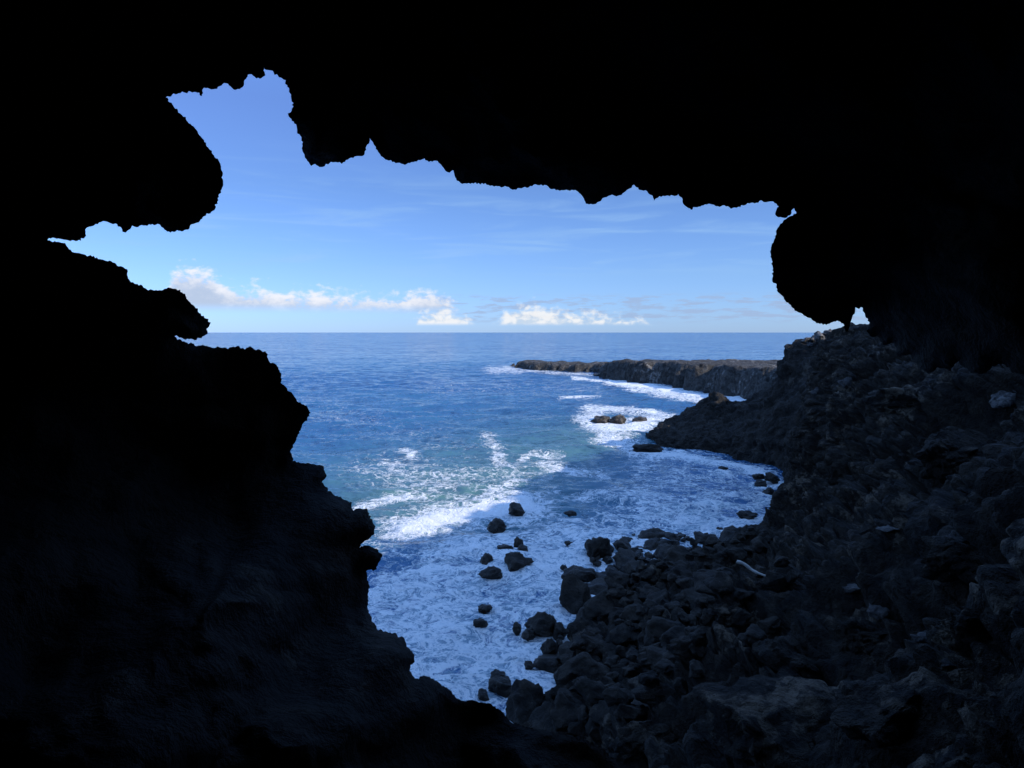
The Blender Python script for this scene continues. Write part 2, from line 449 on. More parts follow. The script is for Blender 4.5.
# ------------------------------------------------------------------ far promontory
def promontory():
    front = [(518,368),(535,370.3),(560,371.2),(585,371.8),(601,372.4),(603,378.6),(622,380.6),(645,383),(665,385.5),(690,389.5),(712,393.5),(735,397.5),(760,402),(800,412)]
    fw = [on_water(x, y) for x, y in front]
    poly = [(p.x, p.y) for p in fw]
    l = poly[-1]
    poly += [(l[0] + 12, l[1] + 4)] + [(75, 118), (68, 135), (60, 150), (45, 166), (24, 188), (10, 206), (1, 206)]
    poly = np.array(poly)
    s = .55
    xs = np.arange(-6, 82, s); ys = np.arange(82, 214, s)
    X, Y = np.meshgrid(xs, ys)
    Q = np.stack([X.ravel(), Y.ravel()], 1)
    # only keep the useful half of the grid
    jit = np.array([noise.fractal(Vector((q[0] * .22, q[1] * .22, 0)), .7, 2.1, 4) for q in Q])
    col = np.array([noise.voronoi(Vector((q[0] * .45, q[1] * .45, 0)))[0][0] for q in Q])
    d = seg_dist(Q, poly) * np.where(inside(Q, poly), 1, -1)
    d = d + jit * 1.6 + (col - .5) * 1.8
    # plateau height, lower at the far tip
    Hh = np.interp(Q[:, 1], [95, 115, 150, 156, 170, 195], [5.2, 4.9, 4.3, 3.0, 2.7, 2.0])
    top = Hh - .35 + jit * .28 + (.5 - col) * .5
    t = np.clip(d / 1.6, 0, 1)
    wall = t ** .55
    rubble = np.clip((d + 2.0) / 2.0, 0, 1) * .5 * (1 + jit)
    Z = np.where(d > 0, .4 + (top - .4) * wall, rubble - .6)
    ny, nx = X.shape
    P = np.stack([X.ravel(), Y.ravel(), Z], 1)
    keep = (d > -2.4).reshape(ny, nx)
    idx = -np.ones(nx * ny, int); faces = []; used = []
    for j in range(ny - 1):
        for i in range(nx - 1):
            if keep[j, i] or keep[j, i + 1] or keep[j + 1, i] or keep[j + 1, i + 1]:
                a = j * nx + i
                faces.append((a, a + 1, a + nx + 1, a + nx))
    fs = np.array(faces)
    used, inv = np.unique(fs, return_inverse=True)
    fs = inv.reshape(-1, 4)
    P = P[used]
    for k in range(len(P)):
        v = noise.noise_vector(Vector(P[k]) * .8) * .5
        P[k] += (v.x, v.y, 0)
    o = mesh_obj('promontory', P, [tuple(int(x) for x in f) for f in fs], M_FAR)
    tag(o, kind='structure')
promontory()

# ------------------------------------------------------------------ boulders
def boulder_mesh(name, seed, sub=4, flat=.75, mat=M_BOULDER, rugged=1.0):
    bm = bmesh.new()
    bmesh.ops.create_icosphere(bm, subdivisions=sub, radius=1)
    off = Vector((seed * 7.1, seed * 3.3, seed * 1.7))
    rnd = random.Random(seed)
    cuts = []
    for _ in range(11):
        n = Vector((rnd.gauss(0, 1), rnd.gauss(0, 1), rnd.gauss(0, 1))).normalized()
        cuts.append((n, rnd.uniform(.55, .88)))
    for v in bm.verts:
        p = v.co.copy()
        for n, dd in cuts:
            e = p.dot(n) - dd
            if e > 0: p -= n * e * .96
        l = noise.fractal(p * 1.3 + off, .75, 2.1, 6)
        c = noise.voronoi(p * 1.5 + off + Vector((l, -l, l)) * .3)[0]
        p *= 1 + .20 * rugged * l + .16 * rugged * (.45 - c[0]) + .12 * rugged * min(.35, c[1] - c[0])
        v.co = Vector((p.x, p.y, p.z * flat))
    me = bpy.data.meshes.new(name)
    bm.to_mesh(me); bm.free()
    me.polygons.foreach_set('use_smooth', [True] * len(me.polygons))
    me.materials.append(mat)
    return me
PROTO = [boulder_mesh('boulder', s, 4, random.uniform(.62, .9)) for s in range(1, 11)]
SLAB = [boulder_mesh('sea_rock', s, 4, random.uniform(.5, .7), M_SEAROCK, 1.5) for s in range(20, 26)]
DARKROCK = [boulder_mesh('sea_rock', s, 4, random.uniform(.6, .8), M_BOULDER, 1.4) for s in range(30, 36)]
BIG = [boulder_mesh('rock', s, 5, random.uniform(.6, .85), M_SLOPE, 1.5) for s in range(40, 48)]
PALE = [boulder_mesh('rock', s, 4, .7, M_PALE, 1.3) for s in range(50, 53)]

def put(name, me, loc, scale, rz, label, cat, group=None, tilt=.3, rnd=random):
    o = bpy.data.objects.new(name, me)
    o.location = loc
    o.scale = scale
    o.rotation_euler = (rnd.uniform(-tilt, tilt), rnd.uniform(-tilt, tilt), rz)
    COL.objects.link(o)
    return tag(o, label, cat, group)

ROCKS = []
def sea_rock(px, py, w, h, label, sunlit=False, group=None, k=0, sink=.35):
    ROCKS.append((px, py, w))
    """px, py: middle of the waterline; w, h: width and height in pixels"""
    p = on_water(px, py)
    D = p.length
    D = math.sqrt(p.x ** 2 + p.y ** 2)
    sw = w * D / F / 2 * 1.1
    sh = h * D / F
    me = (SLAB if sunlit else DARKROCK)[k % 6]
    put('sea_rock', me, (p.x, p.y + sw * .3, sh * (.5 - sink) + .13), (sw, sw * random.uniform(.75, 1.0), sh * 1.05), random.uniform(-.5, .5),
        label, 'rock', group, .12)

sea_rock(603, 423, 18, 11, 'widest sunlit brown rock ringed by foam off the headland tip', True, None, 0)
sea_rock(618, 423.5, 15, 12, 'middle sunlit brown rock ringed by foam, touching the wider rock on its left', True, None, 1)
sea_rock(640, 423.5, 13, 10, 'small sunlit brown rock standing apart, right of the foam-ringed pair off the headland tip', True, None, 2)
sea_rock(648, 453, 27, 9, 'low dark flat rock in the water directly below the headland tip', False, None, 1)
sea_rock(516, 514, 20, 9, 'dark wet rock on the shadow border between sunlit and shaded foam', False, None, 2)
sea_rock(497, 532, 18, 11, 'dark rock in shaded foam just left of and below the rock on the shadow border', False, None, 3)
sea_rock(570, 517, 13, 4, 'small half-awash rock in blue water right of the shadow-edge rock', False, None, 4)
sea_rock(516, 571, 27, 18, 'largest dark rock of the cluster alone in the middle of the shaded foam', False, None, 5)
sea_rock(518, 549, 9, 13, 'small upright dark rock above the flat one in the foam cluster', False, None, 0)
sea_rock(505, 553, 15, 6, 'flat dark rock behind and left of the largest rock of the foam cluster', False, None, 1)
sea_rock(523, 554, 15, 6, 'low dark rock touching the flat rocks behind the largest of the foam cluster', False, None, 2)
sea_rock(487, 566, 13, 10, 'small pointed dark rock on the left side of the foam cluster', False, None, 3)
sea_rock(490, 580, 23, 10, 'long low dark rock at the lower left of the foam cluster', False, None, 4)
sea_rock(568, 547, 8, 4, 'tiny dark rock awash between the foam cluster and the shore boulders', False, None, 5)
sea_rock(484, 612, 14, 7, 'pale grey rock almost under the foam, upper one of two at left', False, None, 0, .6)
sea_rock(480, 629, 14, 10, 'grey half-sunken rock in foam, lower one of two at left', False, None, 1, .55)
sea_rock(517, 633, 12, 8, 'grey rock washed over by foam left of the shore boulders', False, None, 2, .55)
sea_rock(529, 641, 14, 8, 'small brown-grey rock in foam beside the twin shore boulders', False, None, 3)
sea_rock(549, 657, 17, 15, 'round dark boulder standing alone in foam close to the shore', False, None, 4)
sea_rock(529, 673, 12, 9, 'small round boulder in foam below the lone round one', False, None, 5)
sea_rock(497, 684, 15, 12, 'small round boulder in foam beside the cave floor edge', False, None, 0)
sea_rock(501, 697, 24, 17, 'grey boulder at the waterline left of the big dark boulder', False, None, 1)
sea_rock(483, 703, 15, 9, 'low grey boulder at the water edge, leftmost by the cave floor', False, None, 2)
sea_rock(528, 722, 43, 38, 'big black angular boulder at the water edge above the cave floor', False, None, 3)
sea_rock(541, 636, 33, 20, 'wide dark boulder of the pair reaching out into the foam', False, None, 4)
sea_rock(559, 640, 17, 16, 'dark boulder right of the wide one reaching into the foam', False, None, 5)
sea_rock(560, 652, 12, 9, 'small dark boulder under the pair reaching into the foam', False, None, 2)
sea_rock(577, 582, 31, 15, 'long dark slab boulder pointing left out of the shore pile', False, None, 0)
sea_rock(599, 558, 25, 22, 'tall dark boulder at the outer corner of the shore pile', False, None, 1)
sea_rock(577, 612, 38, 32, 'largest dark boulder of the shore pile beside a foam inlet', False, None, 2)
sea_rock(592, 630, 30, 26, 'dark rounded boulder below the largest one of the shore pile', False, None, 3)
sea_rock(605, 592, 14, 12, 'small boulder standing in the foam inlet of the shore pile', False, None, 4)
sea_rock(748, 520, 20, 7, 'low dark slab awash in the bay near its lower shore', False, None, 5)
sea_rock(723, 471, 9, 4, 'tiny dark rock in the bay foam under the headland', False, None, 0)
sea_rock(759, 480, 11, 5, 'small dark rock at the inner end of the bay, leftmost', False, None, 1)
sea_rock(772, 481, 15, 6, 'dark rock at the inner end of the bay against the headland foot', False, None, 2)
sea_rock(762, 487, 13, 5, 'dark rock at the inner end of the bay, below the leftmost one', False, None, 3)
sea_rock(769, 497, 11, 7, 'dark rock in foam by the near shore at the inner end of the bay', False, None, 4)
sea_rock(597, 375.6, 9, 2.5, 'tiny dark rock off the step in the far promontory', True, None, 4)
sea_rock(736, 397, 6, 3, 'sunlit brown rock in white surf at the foot of the promontory', True, None, 5)
sea_rock(722, 393.5, 7, 4, 'brown rock at the foot of the promontory behind the surf', True, None, 3)

# shore pile: boulders lying on the slope
def tree_of(o):
    me = o.data
    return BVHTree.FromPolygons([v.co.copy() for v in me.vertices], [tuple(p.vertices) for p in me.polygons])
bvh = tree_of(slope)
CAM = Vector((0, 0, CAM_Z))
def hit(px, py):
    d = ray(px, py).normalized()
    loc, nr, ix, dd = bvh.ray_cast(CAM, d)
    w = on_water(px, py) if d.z < 0 else None
    if loc is None or (w is not None and (w - CAM).length < dd):
        return w, Vector((0, 0, 1)), False
    return loc, nr, True

zones = [
 ([(590,556),(625,538),(660,535),(672,560),(640,585),(606,580)], 40, (.2,.68), 'dark boulder at the outer top corner of the shore pile, next to the bay foam'),
 ([(660,540),(700,530),(765,527),(772,545),(735,565),(668,572)], 42, (.2,.65), 'dark boulder in the row lining the lower shore of the bay'),
 ([(606,582),(642,586),(668,572),(730,568),(720,605),(660,640),(615,640),(590,605)], 58, (.2,.72), 'dark boulder in the middle of the shore pile'),
 ([(588,635),(660,640),(715,608),(700,650),(640,690),(560,690),(548,668)], 50, (.18,.65), 'dark boulder on the lower part of the shore pile above the cave floor'),
 ([(545,690),(640,690),(650,715),(590,735),(545,728)], 22, (.18,.6), 'dark boulder at the bottom of the shore pile right of the big angular one'),
]
rnd = random.Random(11)
for poly, n, (a, b), label in zones:
    pa = np.array(poly, float)
    placed = []
    tries = 0
    while len(placed) < n and tries < 6000:
        tries += 1
        x = rnd.uniform(pa[:, 0].min(), pa[:, 0].max()); y = rnd.uniform(pa[:, 1].min(), pa[:, 1].max())
        if not inside(np.array([(x, y)]), pa)[0]: continue
        r = a + (b - a) * rnd.random() ** 2.2
        p, nr, on = hit(x, y)
        if any((p - q).length < (r + rq) * .62 for q, rq in placed): continue
        placed.append((p, r))
        sx = r * rnd.uniform(.9, 1.3)
        put('boulder', PROTO[rnd.randrange(10)], (p.x, p.y, max(p.z, -.1) + r * .22), (sx, r, r * rnd.uniform(.8, 1.1)),
            rnd.uniform(0, 6.28), label, 'boulder', 'boulders of the shaded shore pile', .5, rnd)

small = []
pa = np.array([(560,560),(600,545),(700,535),(765,530),(800,600),(760,660),(700,700),(600,725),(545,715),(560,640)], float)
while len(small) < 80:
    x = rnd.uniform(545, 800); y = rnd.uniform(530, 725)
    if not inside(np.array([(x, y)]), pa)[0]: continue
    p, nr, on = hit(x, y)
    r = rnd.uniform(.09, .2)
    small.append(p)
    put('stone', PROTO[rnd.randrange(10)], (p.x, p.y, max(p.z, -.05) + r * .5 + .12), (r * 1.2, r, r), rnd.uniform(0, 6.28),
        'small dark stone wedged among the larger boulders of the shore pile', 'stone', 'small stones wedged in the shore pile', .6, rnd)

# single rocks on the near slope
def slope_rock(px, py, w, label, k, mat='b', asp=.75, flat=.8):
    p, nr, on = hit(px, py)
    D = (p - CAM).length
    r = w * D / F / 2
    me = (BIG if mat == 'b' else PALE)[k % (8 if mat == 'b' else 3)]
    put('rock', me, p + Vector((0, r * .3, -r * .1)), (r, r * asp, r * flat), rnd.uniform(-.6, .6), label, 'rock', None, .25, rnd)
slope_rock(800, 668, 80, 'large dark rounded rock on the slope in the lower right, above the widest block', 0)
slope_rock(790, 738, 150, 'widest dark block at the bottom of the slope right of centre', 1, asp=.8, flat=.6)
slope_rock(905, 722, 90, 'dark rough block at the bottom right, right of the widest block', 2)
slope_rock(868, 640, 54, 'dark rock in the middle of the lower right slope above the pale rubble', 3)
slope_rock(965, 560, 60, 'dark grey rock beside the right wall, middle height', 4)
slope_rock(985, 640, 70, 'dark rock low at the right edge of the slope', 5)
slope_rock(700, 655, 46, 'dark rock on the slope between the shore pile and the large rounded rock', 6)
slope_rock(735, 615, 36, 'dark rock high on the slope beside the driftwood stick', 7)
slope_rock(660, 700, 44, 'dark rock low on the slope just right of the shore pile', 2)
slope_rock(640, 742, 60, 'dark rock at the bottom edge right of the cave floor', 4)
slope_rock(848, 470, 40, 'dark bulging rock on the cliff face right of the bay', 5, asp=.6, flat=1.1)
slope_rock(918, 400, 62, 'dark overhanging block high on the right cliff', 6, asp=.7, flat=.7)
slope_rock(955, 455, 70, 'dark blue-grey slab on the right cliff under the overhanging block', 3, asp=.6, flat=.8)
slope_rock(851, 384, 20, 'pale grey upright rock face high on the cliff beside the headland', 0, 'p', .4, 1.3)
slope_rock(818, 392, 10, 'small pale patch of rock at the cliff edge against the headland', 1, 'p', .4, 1.4)
slope_rock(1010, 398, 24, 'pale grey rock near the right edge, high on the cliff', 2, 'p', .6, 1.1)
slope_rock(888, 528, 22, 'pale flat stone on the slope below the right cliff', 0, 'p', .9, .4)
slope_rock(960, 540, 26, 'pale cracked stone beside the right wall', 1, 'p', .7, 1.0)
slope_rock(882, 612, 20, 'pale blue-grey stone in the middle of the lower right rubble', 2, 'p', .8, .9)
slope_rock(925, 640, 18, 'small pale stone in the rubble right of the blue-grey one', 0, 'p', .8, .8)
slope_rock(948, 665, 16, 'small pale stone, lowest in the rubble at the right', 1, 'p', .8, .8)
slope_rock(852, 588, 20, 'small pale stone in the rubble above the large rounded rock', 2, 'p', .8, .6)

# sunlit loose rocks on the headland's brow
hb = tree_of(head)
def brow(px, py, r, label, k):
    d = ray(px, py).normalized()
    loc, nr, ix, dd = hb.ray_cast(CAM, d)
    if loc is None: loc = at(px, py, 56)
    put('rock', PALE[k % 3], loc + Vector((0, 0, r * .45)), (r, r * .8, r * .9), k, label, 'rock', 'sunlit rocks on the brow of the headland', .3, rnd)
for k, (x, y, r) in enumerate([(806,343,.42),(813,342,.5),(819,340,.6),(825,339,.45),(829,336.5,.55),(834,337,.4),(821,344,.35),(810,346,.3)]):
    brow(x, y, r, 'sunlit broken rock lying on the brow of the headland', k)

# driftwood stick
p, nr, on = hit(750, 582)
a, b = p + Vector((-.22, .12, .35)), p + Vector((.22, -.18, .18))
def stick(a, b, r):
    bm = bmesh.new()
    n = 10; rings = []
    ax = (b - a).normalized(); s = ax.orthogonal().normalized(); t = ax.cross(s)
    for i in range(n + 1):
        f = i / n
        c = a + (b - a) * f + s * .02 * math.sin(f * 6) + t * .015 * math.sin(f * 9)
        rr = r * (1 - .45 * f) * (1 + .15 * math.sin(i * 2.1))
        rings.append([bm.verts.new(c + (s * math.cos(q) + t * math.sin(q)) * rr) for q in [k * math.pi / 4 for k in range(8)]])
    for i in range(n):
        for k in range(8):
            bm.faces.new((rings[i][k], rings[i][(k + 1) % 8], rings[i + 1][(k + 1) % 8], rings[i + 1][k]))
    bm.faces.new(rings[0][::-1]); bm.faces.new(rings[-1])
    me = bpy.data.meshes.new('driftwood_stick'); bm.to_mesh(me); bm.free()
    return me
kk = NT('bleached_wood')
pp = kk.n('ShaderNodeBsdfPrincipled'); nz = kk.noise(None, 40, 4)
kk.l(kk.ramp(nz.outputs[0], [(.3, (.32, .29, .25)), (.7, (.5, .46, .4))]), pp.inputs['Base Color']); pp.inputs['Roughness'].default_value = .8
kk.l(pp.outputs[0], kk.out.inputs[0])
me = stick(a, b, .035); me.materials.append(kk.m)
o = bpy.data.objects.new('driftwood_stick', me); COL.objects.link(o)
tag(o, 'thin pale driftwood stick lying on the dark slope above the shore pile', 'stick')

# ------------------------------------------------------------------ sea
def build_sea():
    az = np.concatenate([np.radians(np.arange(-180, -40, 4.0)), np.radians(np.arange(-40, 40, .09)), np.radians(np.arange(40, 180.1, 4.0))])
    r = [6.0]
    while r[-1] < 16: r.append(r[-1] * 1.02)
    while r[-1] < 330: r.append(r[-1] * 1.0052)
    while r[-1] < 12000: r.append(r[-1] * 1.03)
    r = np.array(r + [14000.])
    R, A = np.meshgrid(r, az, indexing='ij')
    X = R * np.sin(A); Y = R * np.cos(A)
    rng = np.random.RandomState(3)
    Z = np.zeros_like(X); DX = np.zeros_like(X); DY = np.zeros_like(X)
    fade = np.clip((320 - R) / 230, 0, 1)
    for i in range(34):
        lam = 11 * (.80 ** i) + .55
        ang = math.radians(200) + rng.uniform(-.9, .9)          # running towards the shore
        kx, ky = math.sin(ang) * 2 * math.pi / lam, math.cos(ang) * 2 * math.pi / lam
        amp = .0085 * lam
        ph = rng.uniform(0, 6.28)
        f = fade * np.clip(2.2 - R * .006 / lam * 2.0, 0, 1)
        warp = 1.2 * np.sin(X * .13 + i) + 1.1 * np.cos(Y * .11 + 2 * i)
        th = kx * X + ky * Y + ph + warp
        Z += f * amp * np.sin(th)
        DX += f * amp * .6 * np.cos(th) * kx * lam / 6.28; DY += f * amp * .6 * np.cos(th) * ky * lam / 6.28
    P = np.stack([(X + DX).ravel(), (Y + DY).ravel(), Z.ravel()], 1)
    base = np.stack([X.ravel(), Y.ravel(), np.zeros(X.size)], 1)
    px, py = to_px(base)
    front = base[:, 1] > 3
    # survey of the foam: strokes (points, half width x, half width y, strength)
    foam = np.zeros(len(P))
    def stroke(pts, w, s, asp=2.2):
        nonlocal foam
        q = np.stack([px, py * asp], 1)
        best = np.full(len(q), 1e9)
        pts = [np.array((a, b * asp), float) for a, b in pts]
        if len(pts) == 1: pts = pts * 2
        for a, b in zip(pts[:-1], pts[1:]):
            ab = b - a
            t = np.clip(((q - a) @ ab) / (ab @ ab + 1e-9), 0, 1)
            dd = q - (a + t[:, None] * ab)
            best = np.minimum(best, np.hypot(dd[:, 0], dd[:, 1]))
        foam = np.maximum(foam, s * np.exp(-(best / w) ** 2) * front)
    def area(pts, soft, s):
        nonlocal foam
        pa = np.array(pts, float)
        near = (px > pa[:, 0].min() - 40) & (px < pa[:, 0].max() + 40) & (py > pa[:, 1].min() - 40) & (py < pa[:, 1].max() + 40) & front
        ix = np.nonzero(near)[0]
        q = np.stack([px[ix], py[ix]], 1)
        d = seg_dist(q, pa) * np.where(inside(q, pa), 1, -1)
        foam[ix] = np.maximum(foam[ix], s * np.clip(.5 + d / soft / 2, 0, 1))
    area([(350,590),(385,572),(430,545),(470,530),(520,527),(580,520),(640,505),(700,498),(800,520),(800,800),(300,800)], 14, .70)
    area([(350,640),(420,590),(470,560),(540,535),(620,520),(600,620),(540,720),(350,760)], 22, .82)
    area([(640,452),(700,455),(760,465),(800,480),(790,530),(640,530),(600,500)], 16, .42)
    area([(420,520),(450,505),(510,492),(560,488),(560,515),(520,530),(450,538)], 10, .5)
    stroke([(412,528),(450,516),(480,510),(520,506)], 30, 1.05)
    stroke([(370,545),(420,560),(480,548)], 25, .5)
    stroke([(360,505),(400,498),(425,496)], 9, .62)
    stroke([(385,535),(430,522)], 9, .55)
    stroke([(488,437),(497,450),(500,462),(512,466)], 9, .52)
    stroke([(512,466),(530,455),(560,455)], 6, .55)
    stroke([(545,466),(570,470),(604,475)], 11, .66)
    stroke([(405,452),(412,456)], 8, .48)
    stroke([(520,480),(500,490),(480,500)], 12, .55)
    stroke([(590,418),(600,428),(625,430),(650,420)], 16, .88)
    stroke([(606,438),(625,445),(640,452)], 14, .82)
    stroke([(590,408),(620,410),(650,412),(668,418)], 9, .72)
    stroke([(612,381),(640,385),(668,390),(700,396),(725,397),(745,402)], 9, 1.05)
    stroke([(630,387),(665,394),(700,400)], 8, .75)
    stroke([(505,367),(530,371),(560,373),(600,375)], 4, .45)
    stroke([(492,370),(520,370)], 10, .42)
    stroke([(575,378),(600,380),(615,383)], 4, .75)
    stroke([(560,398),(600,397)], 3, .45)
    stroke([(650,455),(680,457),(710,462),(745,470),(775,480)], 9, .9)
    stroke([(560,500),(600,496),(660,498)], 10, .45)
    stroke([(700,505),(750,508),(780,500)], 12, .8)
    stroke([(740,530),(690,538),(640,545)], 14, .9)
    stroke([(430,385),(600,390)], 30, .12); stroke([(300,400),(420,440),(560,480)], 45, .12)
    stroke([(380,470),(450,480),(520,475)], 40, .34)
    for a, b, c in ROCKS:
        if b > 400: stroke([(a - c * .5, b + 1), (a + c * .5, b + 2)], 5 + c * .15, .9)
    foam = np.clip(foam, 0, 1.1)
    lump = .5 + .28 * np.sin(X * 2.1 + 1.5 * np.sin(Y * 1.3)).ravel() + .22 * np.sin(Y * 3.1 + 2 * np.sin(X * 1.7)).ravel()
    P[:, 2] += .22 * np.clip(foam - .5, 0, .5) * 2 * lump * (R.ravel() < 130)
    shal = .95 * np.exp(-(((px - 455) / 175) ** 2 + ((py - 500) / 48) ** 2)) + .45 * np.exp(-(((px - 560) / 120) ** 2 + ((py - 445) / 34) ** 2)) + .45 * np.exp(-(((px - 620) / 60) ** 2 + ((py - 432) / 18) ** 2))
    shal = np.clip(shal, 0, 1) * front
    # foam rides a little above the water and is lumpy
    nr, na = X.shape
    me = bpy.data.meshes.new('sea')
    nv = nr * na
    i, j = np.meshgrid(np.arange(nr - 1), np.arange(na - 1), indexing='ij')
    a = (i * na + j).ravel()
    q = np.stack([a, a + na, a + na + 1, a + 1], 1).astype(np.int32)
    me.vertices.add(nv); me.vertices.foreach_set('co', P.ravel().astype(np.float32))
    me.loops.add(q.size); me.loops.foreach_set('vertex_index', q.ravel())
    me.polygons.add(len(q)); me.polygons.foreach_set('loop_start', np.arange(0, q.size, 4, dtype=np.int32))
    me.polygons.foreach_set('use_smooth', np.ones(len(q), bool))
    me.update(calc_edges=True)
    for nm, arr in (('foam', foam), ('shallow', shal)):
        at_ = me.attributes.new(nm, 'FLOAT', 'POINT'); at_.data.foreach_set('value', arr.astype(np.float32))
    o = bpy.data.objects.new('sea', me); COL.objects.link(o)
    tag(o, kind='structure')
    return o

k = NT('sea_water')
geo = k.n('ShaderNodeNewGeometry'); pos = geo.outputs['Position']
fa = k.n('ShaderNodeAttribute', attribute_name='foam').outputs['Fac']
sh = k.n('ShaderNodeAttribute', attribute_name='shallow').outputs['Fac']
wn = k.noise(pos, .35, 3, .6); wn2 = k.noise(pos, 1.3, 4, .6)
def warped(amount1, amount2):
    v = k.n('ShaderNodeVectorMath', operation='MULTIPLY_ADD'); k.l(wn.outputs['Color'], v.inputs[0]); v.inputs[1].default_value = (amount1,) * 3; k.l(pos, v.inputs[2])
    v2 = k.n('ShaderNodeVectorMath', operation='MULTIPLY_ADD'); k.l(wn2.outputs['Color'], v2.inputs[0]); v2.inputs[1].default_value = (amount2,) * 3; k.l(v.outputs[0], v2.inputs[2])
    return v2.outputs[0]
wv = warped(3.5, 1.3)
def lace(scale, width):
    vo = k.n('ShaderNodeTexVoronoi', feature='DISTANCE_TO_EDGE'); vo.inputs['Scale'].default_value = scale
    k.l(wv, vo.inputs['Vector'])
    return k.smooth(vo.outputs['Distance'], 0, width, 1, 0)
l1 = lace(.42, .26); l2 = lace(1.15, .26); l3 = lace(2.7, .30)
big = k.noise(pos, .22, 5, .65, .6)
fine = k.noise(wv, 2.4, 6, .78)
fc = k.math('SUBTRACT', fine.outputs[0], .5)
pat = k.math('ADD', k.math('MULTIPLY', l1, .22), k.math('MULTIPLY', l2, .26))
pat = k.math('ADD', pat, k.math('MULTIPLY', l3, .22))
pat = k.math('ADD', pat, k.math('MULTIPLY', fc, 1.25))
pat = k.math('ADD', k.math('ADD', pat, .16), k.math('MULTIPLY', k.math('SUBTRACT', big.outputs[0], .5), .75))
thr = k.math('SUBTRACT', .99, k.math('MULTIPLY', fa, .98))
diff = k.math('SUBTRACT', pat, thr)
fm = k.smooth(diff, -.22, .22)
gate = k.smooth(fa, .02, .2)
fm = k.math('MULTIPLY', fm, gate)
# small whitecaps and texture on the open sea
dist = k.n('ShaderNodeVectorMath', operation='LENGTH'); k.l(pos, dist.inputs[0])
mp = k.n('ShaderNodeMapping'); mp.inputs['Scale'].default_value = (.9, 1.25, 1); mp.inputs['Rotation'].default_value = (0, 0, .35); k.l(pos, mp.inputs[0])
w1 = k.noise(mp.outputs[0], 1.7, 3, .65, .3); w2 = k.noise(mp.outputs[0], .42, 3, .6, .2); w3 = k.noise(mp.outputs[0], .010, 5, .6)
w4 = k.noise(mp.outputs[0], .05, 3, .6)
def vm(op, a, b, c=None):
    nd = k.n('ShaderNodeVectorMath', operation=op)
    for i, v in enumerate((a, b, c)):
        if v is None: continue
        if isinstance(v, tuple): nd.inputs[i].default_value = v
        else: k.l(v, nd.inputs[i])
    return nd.outputs[0]
def slopes(nz, amt): return vm('MULTIPLY', vm('SUBTRACT', nz.outputs['Color'], (.5, .5, .5)), (amt, amt, 0))
nn = vm('ADD', vm('ADD', slopes(w1, 1.2), slopes(w2, 1.15)), slopes(w4, .45))
nn = vm('NORMALIZE', vm('ADD', nn, geo.outputs['Normal']), (0, 0, 0))
deep = k.mix(k.smooth(w3.outputs[0], .4, .62), (.016, .088, .20), (.038, .13, .23))
wc = k.mix(sh, deep, (.075, .16, .145))
pw = k.n('ShaderNodeBsdfPrincipled'); k.l(wc, pw.inputs['Base Color']); pw.inputs['Roughness'].default_value = .16; pw.inputs['IOR'].default_value = 1.33
k.l(nn, pw.inputs['Normal'])
fb = k.n('ShaderNodeBump'); fb.inputs['Strength'].default_value = .7; fb.inputs['Distance'].default_value = .45
k.l(k.math('ADD', pat, k.math('MULTIPLY', fm, .4)), fb.inputs['Height'])
pf = k.n('ShaderNodeBsdfPrincipled'); pf.inputs['Roughness'].default_value = .8; pf.inputs['Specular IOR Level'].default_value = .1
s1 = lace(.62, .13); s2 = lace(1.7, .14); s3 = lace(4.2, .16)
strand = k.math('ADD', k.math('MULTIPLY', s2, .42), k.math('MULTIPLY', s3, .34))
strand = k.math('ADD', k.math('ADD', strand, k.math('MULTIPLY', s1, .34)), k.math('MULTIPLY', fc, 1.9))
strand = k.math('ADD', strand, k.math('MULTIPLY', k.math('SUBTRACT', big.outputs[0], .5), .9))
strand = k.math('ADD', strand, k.math('MULTIPLY', k.smooth(fa, .8, .98), .55))
k.l(k.mix(k.smooth(strand, -.16, .58), (.25, .37, .44), (.96, .95, .92)), pf.inputs['Base Color']); k.l(fb.outputs[0], pf.inputs['Normal'])
ms = k.n('ShaderNodeMixShader'); k.l(fm, ms.inputs[0]); k.l(pw.outputs[0], ms.inputs[1]); k.l(pf.outputs[0], ms.inputs[2])
k.l(ms.outputs[0], k.out.inputs[0])
sea = build_sea(); sea.data.materials.append(k.m)

# ------------------------------------------------------------------ world
w = bpy.data.worlds.new('World'); SC.world = w; w.use_nodes = True
k = NT.__new__(NT); k.t = w.node_tree; k.t.nodes.clear()
out = k.n('ShaderNodeOutputWorld'); bg = k.n('ShaderNodeBackground'); k.l(bg.outputs[0], out.inputs[0])
sky = k.n('ShaderNodeTexSky', sky_type='NISHITA'); sky.sun_disc = False
sky.sun_elevation = SUN_EL; sky.sun_rotation = SUN_AZ; sky.air_density = 1.0; sky.dust_density = .15; sky.ozone_density = 2.5
bg.inputs['Strength'].default_value = .12
tc = k.n('ShaderNodeTexCoord'); sx = k.n('ShaderNodeSeparateXYZ'); k.l(tc.outputs['Generated'], sx.inputs[0])
azn = k.math('MULTIPLY', k.math('ARCTAN2', sx.outputs[0], sx.outputs[1]), 57.2958)   # degrees, right positive
eln = k.math('MULTIPLY', k.math('ARCSINE', sx.outputs[2]), 57.2958)
def cloud_vec(sa, se, off=0.0):
    c = k.n('ShaderNodeCombineXYZ')
    k.l(k.math('MULTIPLY', azn, sa), c.inputs[0]); k.l(k.math('MULTIPLY', eln, se), c.inputs[1]); c.inputs[2].default_value = off
    return c.outputs[0]
